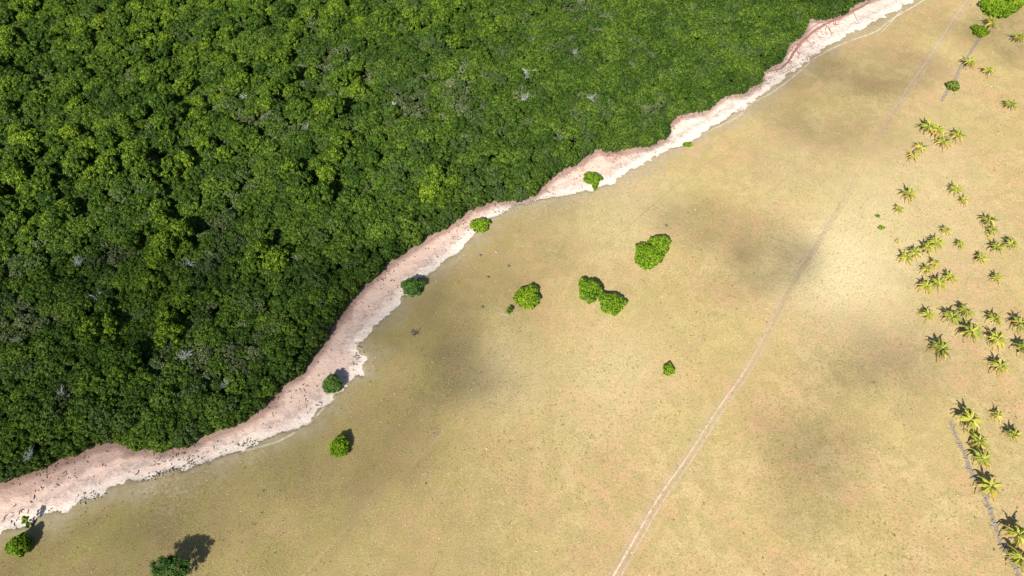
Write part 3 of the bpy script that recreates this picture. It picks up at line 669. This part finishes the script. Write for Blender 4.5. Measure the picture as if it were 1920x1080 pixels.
def stones_mesh(name, centres, sizes, mat, seed=0, flat=.55, sub=1):
    rng = np.random.default_rng(seed); iv, jf = ICO[sub]; VV = []; FF = []
    for i, (c, s) in enumerate(zip(centres, sizes)):
        a = rng.uniform(0, 6.28); ca, sa = math.cos(a), math.sin(a); sc = np.array([s*rng.uniform(.8, 1.6), s*rng.uniform(.6, 1), s*flat*rng.uniform(.6, 1.2)])
        v = iv*(1+rng.normal(0, .14, (len(iv), 1)))*sc; v = np.stack([v[:, 0]*ca-v[:, 1]*sa, v[:, 0]*sa+v[:, 1]*ca, v[:, 2]], 1)+np.array(c)
        VV.append(v); FF.append(jf+i*len(iv))
    return mesh(name, np.concatenate(VV), [np.concatenate(FF)], mat)
p = at(930, 472); tag(link('pale_stone', stones_mesh('pale_stone', [(0, 0, .15), (.5, .2, .1)], [.5, .3], M['stone'], 5, sub=2), loc=(p.x, p.y, 0)), 'small whitish stone between two dark stumps in the upper meadow', 'stone')
def rubble_line(name, pxs, width, dens, smin, smax, label, cat, mat, seed, z=0.02, spread=1.0, strengths=None):
    P = spline([at(x, y) for x, y in pxs], .5); rng = np.random.default_rng(seed); C_ = []; Z_ = []
    n = len(P); st = np.interp(np.linspace(0, 1, n), np.linspace(0, 1, len(strengths or [1, 1])), strengths or [1, 1])
    for i, q in enumerate(P):
        for _ in range(rng.poisson(dens*st[i])):
            x = q.x+rng.normal(0, width*.5); y = q.y+rng.normal(0, width*.5); s = rng.uniform(smin, smax)*rng.uniform(.6, 1)
            C_.append((x, y, float(ground_z(x, y))+z+s*.12)); Z_.append(s)
    o0 = np.array([P[0].x, P[0].y, 0]); C_ = [tuple(np.array(c)-o0) for c in C_]
    return tag(link(name, stones_mesh(name, C_, Z_, mat, seed), loc=tuple(o0)), label, cat)
T = NT('row_stone'); M['rowstone'] = T.done(T.bsdf(T.mix(T.noise(2.2, 5, .7), (.15, .13, .115), (.36, .32, .29)), .9, .2))
m5 = track_mat('grey_earth', (.26, .22, .19), (.36, .31, .27), 1.0, [(0, .75, .75)])
ROW = [(1783,792),(1792,815),(1806,846),(1822,885),(1838,915),(1852,945),(1866,985),(1876,1015),(1892,1045),(1912,1082),(1925,1110)]
ribbon('bare_earth', ROW, 2.6, m5, [.7,1,1,1], 'grey bare earth under the long stone row', 'ground')
ribbon('bare_earth', [(1836,72),(1822,95),(1812,112),(1800,128),(1790,150),(1777,170),(1765,190)], 2.6, m5, [.9,.9,.6], 'grey bare earth under the upper stone row', 'ground')
rubble_line('stone_row', [(1783,792),(1792,815),(1806,846),(1822,885),(1838,915),(1852,945),(1866,985),(1876,1015),(1892,1045),(1912,1082),(1925,1110)], .85, 4.2, .09, .34, 'long low row of grey rubble left of the palms at lower right', 'stone wall', M['rowstone'], 1)
rubble_line('stone_row', [(1836,72),(1822,95),(1812,112),(1800,128),(1790,150),(1777,170),(1765,190)], .8, 4.0, .09, .34, 'broken grey stone row running below the bush at top right', 'stone wall', M['rowstone'], 2, strengths=[1,1,.8,1.2,1,1,.5])
rubble_line('stone_row', [(1745,262),(1728,285),(1705,300),(1690,314)], 1.1, 2.4, .09, .3, 'faint scattered stone row under the palm group above the open turf', 'stone wall', M['rowstone'], 3)
cc = []; ss = []
for i in range(34): a = rg.uniform(0, 6.28); r_ = rg.uniform(.5, 1.9); cc.append((math.cos(a)*r_*1.2, math.sin(a)*r_, .05)); ss.append(rg.uniform(.08, .22))
p = at(812, 809); tag(link('stone_ring', stones_mesh('stone_ring', cc, ss, M['darkrock'], 8), loc=(p.x, p.y, 0)), 'rough patch of small grey stones in the lower middle turf', 'stones')
LED = [([(270,896),(300,888),(330,878),(362,866)], 'dark broken ledge of rocks at the sand edge, far lower left'), ([(440,835),(462,830),(486,824)], 'dark ledge tuft where the lower sand narrows'),
       ([(930,402),(955,396),(990,380),(1002,384)], 'thin dark ledge of rock right of the domed shrub'), ([(1382,208),(1392,203),(1386,212)], 'small dark rock knob at the sand edge near the forest corner'),
       ([(1426,164),(1434,156),(1444,148)], 'isolated little dark rock at the bend of the sand'), ([(1462,138),(1480,127),(1498,118)], 'row of dark rocks left of the biggest rocky knob'), ([(1508,112),(1518,100),(1528,104),(1514,112)], 'biggest dark rocky knob on the upper sand edge'),
       ([(145,942),(165,934),(190,925)], 'brown ledge at the sand edge in the bottom left'), ([(672,655),(668,672),(662,684)], 'greenish dark rocks at the root of the sand spur')]
for k, (pp, lab) in enumerate(LED):
    rubble_line('ledge_rocks', pp, 1.4, 3.6, .09, .38, lab, 'rocks', M['darkrock'], 20+k, z=.1)

# ------------------------------------------------------------------ palms
def frond_mesh(name, L, w, rise, droop, mats, seed, npair=17, fold=.35):
    """a coconut frond along +X from the origin, arching up by rise and drooping at the tip"""
    rng = np.random.default_rng(seed); VV = []; FQ = []; TT = []; mi = []
    N = 9; mid = []
    for i in range(N+1):
        t = i/N; mid.append(np.array([L*(t-.10*t*t*droop), 0, rise*math.sin(t*1.6)-droop*1.25*t**2.2]))
    for i, q in enumerate(mid):
        hw = .055*(1-.75*i/N)+.012
        VV += [q+[0, hw, .03], q+[0, -hw, .03]]; TT += [.6, .6]
    for i in range(N): FQ.append((2*i, 2*i+1, 2*i+3, 2*i+2)); mi.append(1)
    for s in (-1, 1):
        for k in range(npair):
            t = .12+.86*k/(npair-1)+rng.uniform(-.01, .01); x = t*N; i = min(N-1, int(x)); b = mid[i]*(1-(x-i))+mid[i+1]*(x-i)
            ln = w*math.sin(min(1, t*1.25+.12)*math.pi*.82+.25)*rng.uniform(.85, 1.15); ln = max(.25, ln)
            d = np.array([.70, s*.74, -fold+rng.uniform(-.2, .15)]); d /= np.linalg.norm(d); e = b+d*ln+np.array([0, 0, -.10*ln])
            wd = np.array([.115*L/3.6, 0, .02]); o = len(VV)
            VV += [b-wd, b+wd, b+(e-b)*.6+wd*.85, e, b+(e-b)*.6-wd*.75]
            TT += [float(np.clip(.5+rng.normal(0, .16), 0, 1))]*5
            FQ.append((o, o+1, o+2, o+4)); mi.append(0); FQ.append((o+4, o+2, o+3, o+3)); mi.append(0)
    Q = [f for f in FQ if len(set(f)) == 4]; Tt = [f[:3] for f in FQ if len(set(f)) == 3]
    mq = [m for f, m in zip(FQ, mi) if len(set(f)) == 4]; mt = [m for f, m in zip(FQ, mi) if len(set(f)) == 3]
    return mesh(name, np.array(VV), [np.array(Q), np.array(Tt)], mats, {'tint': TT}, mat_idx=np.array(mq+mt))
gm_, ym_ = [M['palmgreen'], M['rib']], [M['palmyellow'], M['rib']]
FU = [frond_mesh('young_frond', 2.9, .75, 1.7, .75, gm_, 1), frond_mesh('young_frond', 3.2, .8, 1.35, .9, gm_, 2)]
FM = [frond_mesh('green_frond', 3.8, .95, .75, 1.2, gm_, 3), frond_mesh('green_frond', 3.6, .9, .6, 1.5, gm_, 4), frond_mesh('green_frond', 3.9, .9, .9, 1.1, gm_, 5)]
FL = [frond_mesh('old_frond', 4.2, .85, .2, 1.5, ym_, 6, fold=.6), frond_mesh('old_frond', 3.9, .75, .05, 1.8, ym_, 7, fold=.8)]
def palm_trunk(seed, h):
    rng = np.random.default_rng(seed); bx, by = rng.uniform(-.5, .5, 2); n = 14; P = []; r = []
    for i in range(n+1):
        t = i/n; P.append((bx*(1-t)**2, by*(1-t)**2, -.3+(h+.3)*t)); r.append((.30-.13*t+.10*math.exp(-t*9))*(1.07 if i % 2 else .96))
    return join_tubes('palm_trunk', [tube(P, r, 8)], M['pbark'])
PT = [palm_trunk(k, 2.9) for k in range(4)]
cv, cf = ICO[2]
def palm(px, py, dpx, label, mood='green', lean=0, name='palm_tree', group=None):
    H = 2.9; c = at(px, py, H*.8); s = dpx*depth(c)/F/6.0
    for _ in range(3): c = at(px, py, H*s); s = dpx*depth(c)/F/6.0
    z = float(ground_z(c.x, c.y)); k = int(px*7+py*13); q = random.Random(k)
    r = thing(name, label, 'palm', (c.x, c.y, z), q.uniform(0, 6.28), s, group)
    link('trunk', PT[k % 4], r)
    nu, nm, nl = {'green': (5, 13, 6), 'yellow': (4, 7, 10), 'dry': (2, 4, 10), 'mixed': (4, 9, 9)}[mood]
    j = 0
    for cnt, fam, tilt in ((nu, FU, -.45), (nm, FM, -.02), (nl, FL, .20)):
        a0 = q.uniform(0, 6.28)
        for i in range(cnt):
            if q.random() < .08: continue
            sc = q.uniform(.78, 1.12)
            f = link('frond', fam[q.randrange(len(fam))], r, (0, 0, H-.05+.02*j), (0, tilt+q.uniform(-.14, .14), a0+6.283*i/cnt+q.uniform(-.28, .28)), (sc, sc, sc)); j += 1
    return r
PALMS = [
 (1912,70,28,'green','palm at the right edge near the top, in the shaded turf'),
 (1861,41,32,'mixed','palm wedged between two green bushes at top right'),
 (1819,115,32,'mixed','palm standing on the broken stone row at top right'),
 (1855,131,26,'green','small green palm right of the broken stone row'),
 (1897,196,26,'green','lone palm near the right edge, above the large palm group'),
 (1742,236,36,'green','upper left palm of the touching pair in the upper palm group'),
 (1760,243,34,'mixed','right palm of the touching pair in the upper palm group'),
 (1797,252,32,'mixed','rightmost palm of the upper palm group'),
 (1771,265,32,'yellow','yellowish palm at the bottom of the upper palm group'),
 (1728,274,28,'dry','dry looking palm left below the touching pair'),
 (1714,291,28,'dry','driest lowest palm of the upper group, beside scattered stones'),
 (1705,362,34,'mixed','palm alone on the left above a smaller green one'),
 (1686,391,22,'green','small green palm farthest left in the grove'),
 (1792,354,28,'green','green palm, upper of two near the middle of the grove top'),
 (1810,375,24,'dry','small dry palm just below right of the green one'),
 (1856,412,34,'mixed','larger palm stacked above two small ones, right side'),
 (1860,431,24,'green','small green palm overlapped by the larger palm above it'),
 (1856,441,14,'dry','tiny dry palm at the foot of the stacked palms'),
 (1775,431,24,'yellow','small all yellow palm above the slanting row of four'),
 (1684,452,13,'dry','smallest dry palm alone left of the slanting row'),
 (1897,457,30,'green','right palm of the touching pair by the right edge'),
 (1871,463,30,'mixed','left palm of the touching pair by the right edge'),
 (1802,459,22,'green','small palm between the slanting row and the right pair'),
 (1757,455,32,'green','topmost right palm of the slanting row of four'),
 (1738,465,32,'green','second palm from the top in the slanting row of four'),
 (1717,473,30,'mixed','third palm from the top in the slanting row of four'),
 (1700,483,32,'yellow','lowest left palm of the slanting row of four'),
 (1840,484,28,'mixed','palm with pale trunk showing, below the small middle palm'),
 (1753,493,24,'yellow','faded upper palm of the small pair between two rows'),
 (1739,504,26,'yellow','faded lower palm of the small pair between two rows'),
 (1871,522,26,'mixed','lone palm right of the row of three'),
 (1782,520,28,'green','top right palm of the row of three'),
 (1761,530,34,'green','middle palm of the row of three'),
 (1738,536,34,'mixed','bottom left palm of the row of three'),
 (1741,590,30,'green','lone palm left of the pair of dark green palms'),
 (1812,583,36,'green','upper right palm of the dark green pair'),
 (1785,595,38,'green','lower left palm of the dark green pair'),
 (1867,597,32,'green','lone palm right of the dark green pair'),
 (1914,606,38,'green','palm cut by the right edge at mid height'),
 (1821,622,42,'green','palm directly below the dark green pair'),
 (1871,635,40,'mixed','palm in the right column above the lowest one'),
 (1766,654,44,'green','largest round palm of the middle grove, lower left'),
 (1920,652,38,'green','lower palm cut by the right edge at mid height'),
 (1876,686,38,'mixed','lowest palm of the middle grove'),
 (1820,788,50,'mixed','topmost palm of the file beside the long stone row'),
 (1872,778,26,'yellow','small yellow palm right of the file by the stone row'),
 (1902,815,34,'green','medium palm with crisp shadow near the right edge'),
 (1837,826,40,'mixed','second palm down in the file beside the stone row'),
 (1843,860,42,'green','third palm down in the file beside the stone row'),
 (1858,911,50,'yellow','fourth palm of the file with a bold yellow star crown'),
 (1910,1003,52,'mixed','upper large palm in the bottom right corner'),
 (1914,1046,48,'mixed','lower large palm in the bottom right corner'),
]
for px, py, d, mood, lab in PALMS: palm(px, py, d*.92, lab, mood, group='coconut palms scattered over the meadow')

# ------------------------------------------------------------------ ground litter
T = NT('grass_blades'); tt = T.attr('tint')
c = T.mix(T.ramp(tt, 0, .5), (.17, .17, .05), (.34, .27, .11)); c = T.mix(T.ramp(tt, .6, 1), c, (.60, .50, .26))
mg = T.done(T.bsdf(c, .9, .1))
rng = np.random.default_rng(31); n = 60000
P = np.stack([rng.uniform(-235, 262, n), rng.uniform(30, 300, n)], 1)
q = pix(P[:, 0], P[:, 1]); P = P[(q[0] > -60) & (q[0] < 1980) & (q[1] > -30) & (q[1] < 1120)]
dm = d_meadow(P); P = P[(dm > .8)]
n = len(P); dn = fbm(P[:, 0], P[:, 1], 12, 3, 55); VV = []; TT = []
base = np.column_stack([P, ground_z(P[:, 0], P[:, 1])])
s = rng.uniform(.10, .28, n)*(.7+.8*dn); tn = np.clip(rng.normal(.48, .26, n)-.25*(dn-.5)*2, 0, 1)
for b in range(5):
    a = rng.uniform(0, 6.28, n); d = np.stack([np.cos(a), np.sin(a), np.zeros(n)], 1); pr = np.stack([-np.sin(a), np.cos(a), np.zeros(n)], 1)
    o = base+d*(s*.3)[:, None]
    tip = o+d*(s*.9)[:, None]+np.array([0, 0, 1])*(s*rng.uniform(.5, 1.1, n))[:, None]
    VV.append(np.stack([o-pr*(s*.30)[:, None], o+pr*(s*.30)[:, None], tip], 1)); TT.append(np.repeat(tn, 3))
VV = np.concatenate(VV).reshape(-1, 3)
tag(link('grass_tufts', mesh('grass_tufts', VV, [np.arange(len(VV)).reshape(-1, 3)], mg, {'tint': np.concatenate(TT)})), 'sparse dry and green grass tufts all over the meadow', 'grass', kind='stuff')

rng = np.random.default_rng(35); VV = []; FF = []; TT = []; o = 0
for k in range(500):
    x, y = rng.uniform(-150, 240), rng.uniform(32, 290); P1 = np.array([[x, y]]); q_ = pix(x, y)
    if not (-20 < q_[0] < 1940 and -20 < q_[1] < 1100) or d_meadow(P1)[0] < 3: continue
    if fbm(np.array([x]), np.array([y]), 30, 2, 71)[0] < .5: continue
    r_ = rng.uniform(.12, .42); n_ = 14; z = float(ground_z(x, y)); a = rng.uniform(0, 6.28, n_); rd = r_*np.sqrt(rng.random(n_))
    P1 = np.column_stack([x+np.cos(a)*rd, y+np.sin(a)*rd, z+.06+rng.uniform(0, .12, n_)]); lv, lf = leaf_quads(P1, np.tile([0, 0, 1.0], (n_, 1)), .13, rng, .4)
    VV.append(lv); FF.append(lf+o); o += len(lv); TT.append(np.repeat(rng.random()*np.ones(n_), 4))
T = NT('weed_leaf'); T_t = T.attr('tint'); mwd = T.done(T.bsdf(T.mix(T_t, (.10, .15, .03), (.19, .27, .05)), .8, .1))
tag(link('meadow_weeds', mesh('meadow_weeds', np.concatenate(VV), [np.concatenate(FF)], mwd, {'tint': np.concatenate(TT)})), 'small scattered green weeds in the dry turf', 'weeds', kind='stuff')

# dark litter on the sand: bits of bark, weed and roots
T = NT('dark_litter'); ml = T.done(T.bsdf(T.mix(T.noise(1.1, 2), (.12, .065, .05), (.28, .165, .125)), .9, .1))
rng = np.random.default_rng(41); n = 110000
P = np.stack([rng.uniform(-215, 230, n), rng.uniform(40, 300, n)], 1); dm = d_meadow(P); df = d_forest(P)
wgt = np.where((dm < -1.2) & (df < 1.5), .35+.65*sstep(-9, 0, df), 0)*(.15+1.2*sstep(.45, .7, fbm(P[:, 0], P[:, 1], 5, 3, 19)))
P = P[rng.random(n) < wgt*.75]; ts = []
for x, y in P:
    z = float(ground_z(x, y))+.05; a = rng.uniform(0, 6.28); L = rng.uniform(.12, .45)*(2.0 if rng.random() < .12 else 1); b = a+rng.uniform(-1.1, 1.1); r0 = rng.uniform(.06, .17)
    ts.append(tube([(x, y, z), (x+math.cos(a)*L, y+math.sin(a)*L, z+.04), (x+math.cos(a)*L+math.cos(b)*L, y+math.sin(a)*L+math.sin(b)*L, z)], [r0, r0*.9, r0*.4], 4))
tag(link('beach_litter', join_tubes('beach_litter', ts, ml)), 'dark scattered bits of wood and weed on the pink sand', 'litter', kind='stuff')
# reddish wrack lines of dead weed at the top right
T = NT('red_weed'); mw = T.done(T.bsdf(T.mix(T.noise(.8, 4), (.20, .10, .085), (.36, .20, .17)), .95, .1, T.noise(3, 3), .2))
def weed_strip(pp, w, seed):
    P = spline([at(x, y) for x, y in pp], .6); rng = np.random.default_rng(seed); VV = []; n = len(P)
    for i, p_ in enumerate(P):
        t = (P[min(i+1, n-1)]-P[max(i-1, 0)]).normalized(); nn = Vector((t.y, -t.x, 0)); e = math.sin(math.pi*(i+.5)/n)**.4
        for u, h in ((-1, -.06), (-.4, .10), (.4, .10), (1, -.06)):
            q_ = p_+nn*(u*w*e*rng.uniform(.55, 1.3)); VV.append((q_.x, q_.y, float(ground_z(q_.x, q_.y))+h))
    ii = (np.arange(n-1)[:, None]*4+np.arange(3)[None]).ravel(); return np.array(VV), np.stack([ii, ii+1, ii+5, ii+4], 1)
W = [weed_strip([(1428,134),(1448,132),(1466,126),(1480,112),(1490,95),(1505,76),(1530,55),(1560,38),(1590,24),(1622,8),(1640,-8)], .9, 1),
     weed_strip([(1512,60),(1530,45),(1556,34),(1580,22),(1600,8)], .35, 2), weed_strip([(1466,112),(1476,100),(1488,88)], .4, 3)]
for k in range(46):
    t = rng.random(); x = 1490+t*115+rng.normal(0, 5); y = 92-t*84+rng.normal(0, 7); a = rng.uniform(-.9, .3); L = rng.uniform(6, 18)
    if rng.random() < .35: a += 1.3
    W.append(weed_strip([(x, y), (x+L*.5*math.cos(a), y+L*.5*math.sin(a)+rng.uniform(-2, 2)), (x+L*math.cos(a), y+L*math.sin(a))], rng.uniform(.14, .3), 10+k))
for k in range(70):      # short roots reaching from the forest onto the sand
    i = rng.integers(2, len(FOREST_PX)-10); x, y = FOREST_PX[i]; x2, y2 = FOREST_PX[i+1]; t = rng.random(); x = x+(x2-x)*t; y = y+(y2-y)*t+rng.uniform(0, 8)
    a = rng.uniform(.1, 1.5); L = rng.uniform(4, 12); W.append(weed_strip([(x, y), (x+L*.5*math.cos(a), y+L*.5*math.sin(a)+rng.uniform(-2, 2)), (x+L*math.cos(a), y+L*math.sin(a))], rng.uniform(.08, .2), 100+k))
VV = []; FF = []; o = 0
for v, f in W: VV.append(v); FF.append(f+o); o += len(v)
tag(link('dead_weed', mesh('dead_weed', np.concatenate(VV), [np.concatenate(FF)], mw)), 'branching reddish brown lines of dead weed on the upper sand', 'seaweed', kind='stuff')
# pale husks and fallen fronds under the palms
rng = np.random.default_rng(61); C_ = []; Z_ = []
for k in range(700):
    pr_ = PALMS[rng.integers(0, len(PALMS))]; r_ = rng.normal(0, 24, 2); c_ = at(pr_[0]-14+r_[0], pr_[1]+14+r_[1]*.9)
    C_.append((c_.x, c_.y, float(ground_z(c_.x, c_.y))+.04)); Z_.append(rng.uniform(.07, .2))
for k in range(160):
    c_ = at(rng.uniform(850, 1900), rng.uniform(400, 1080)); C_.append((c_.x, c_.y, float(ground_z(c_.x, c_.y))+.04)); Z_.append(rng.uniform(.08, .2))
T = NT('husk'); mh = T.done(T.bsdf(T.mix(T.noise(.6, 2), (.30, .26, .21), (.56, .51, .44)), .9))
tag(link('coconut_husks', stones_mesh('coconut_husks', C_, Z_, mh, 3, .5)), 'pale husks and litter scattered under the palms', 'husks', kind='stuff')

# ------------------------------------------------------------------ small clouds above the camera; they shade the soft dark patches of the ground
T = NT('cloud'); lw = T.n('ShaderNodeLayerWeight'); lw.inputs[0].default_value = .5
fc = T.math('SUBTRACT', 1.0, lw.outputs['Facing'])
al = T.math('MULTIPLY', T.math('MULTIPLY', T.math('POWER', fc, 1.8), T.attr('dense')), T.ramp(T.noise(.035, 4, .6, dist=1), .36, .62, .4, 1.35))
al = T.math('MULTIPLY', al, .72)
p_ = T.n('ShaderNodeBsdfDiffuse'); p_.inputs[0].default_value = (.85, .85, .86, 1)
tr = T.n('ShaderNodeBsdfTransparent'); mx = T.n('ShaderNodeMixShader'); T.l(al, mx.inputs[0]); T.l(tr.outputs[0], mx.inputs[1]); T.l(p_.outputs[0], mx.inputs[2])
mcl = T.done(mx.outputs[0])
CH = 620.0; back = Vector((-sd.x, -sd.y, 0)).normalized()*(CH/math.tan(R(SUN_EL)))
def cloud(pxs, label, seed):
    """pxs: list of (px, py, radius across in px, radius along in px, density)"""
    rng = np.random.default_rng(seed); iv, jf = ICO[4]; VV = []; FF = []; DD = []; o = 0; c0 = None
    for x, y, ra, rb, dn in pxs:
        g_ = at(x, y); k = depth(g_)/F; c_ = np.array([g_.x+back.x, g_.y+back.y, CH+rng.uniform(-8, 8)])
        if c0 is None: c0 = c_
        n_ = 1+.16*np.sin(iv@rng.normal(0, 2.2, 3)+rng.uniform(0, 6))+.10*np.sin(iv@rng.normal(0, 4, 3))
        v = iv*n_[:, None]*np.array([ra*k, rb*k*1.2, min(ra, rb)*k*.45])+c_-c0
        VV.append(v); FF.append(jf+o); DD.append(np.full(len(v), dn)); o += len(v)
    tag(link('cloud', mesh('cloud', np.concatenate(VV), [np.concatenate(FF)], mcl, {'dense': np.concatenate(DD)}, True), loc=tuple(c0)), label, 'cloud')
cloud([(1455,488,85,45,.38),(1500,475,50,35,.26),(1400,500,110,40,.22),(1420,455,60,30,.2)], 'thin cloud wisp shading the turf beside the track', 1)
cloud([(1310,400,70,40,.36),(1360,430,80,32,.26),(1260,385,60,30,.2)], 'thin cloud wisp shading the turf above the largest lone shrubs', 8)
cloud([(1520,815,85,45,.36),(1565,780,75,48,.30),(1450,845,80,40,.22),(1505,905,60,65,.26),(1660,735,140,40,.22),(1540,970,70,60,.14)], 'thin cloud wisp shading the lower right turf', 2)
cloud([(1620,620,120,50,.25),(1740,700,130,60,.18),(1580,590,80,40,.12)], 'thin cloud wisp shading the turf before the palms', 3)
cloud([(840,745,120,60,.34),(760,690,160,80,.26),(700,610,200,100,.30),(850,600,240,110,.20),(600,850,190,90,.24),(880,480,220,80,.22),(960,410,160,60,.16),(350,980,260,80,.22)], 'wide thin cloud shading the turf beside the sand bend', 4)
cloud([(700,880,150,70,.22),(330,990,240,70,.20),(560,930,160,60,.14)], 'thin cloud dimming the turf at the bottom left', 9)
cloud([(1560,190,160,90,.34),(1640,100,130,60,.32),(1600,250,110,50,.18),(1700,40,120,50,.2),(1500,300,120,60,.12)], 'thin cloud shading the turf beside the upper sand', 5)
cloud([(1890,60,90,70,.35)], 'small cloud wisp shading the upper right corner', 6)
cloud([(150,780,420,260,.30),(330,650,380,220,.20),(420,560,300,160,.16),(150,500,300,120,.10)], 'wide thin cloud dimming the lower left forest', 7)
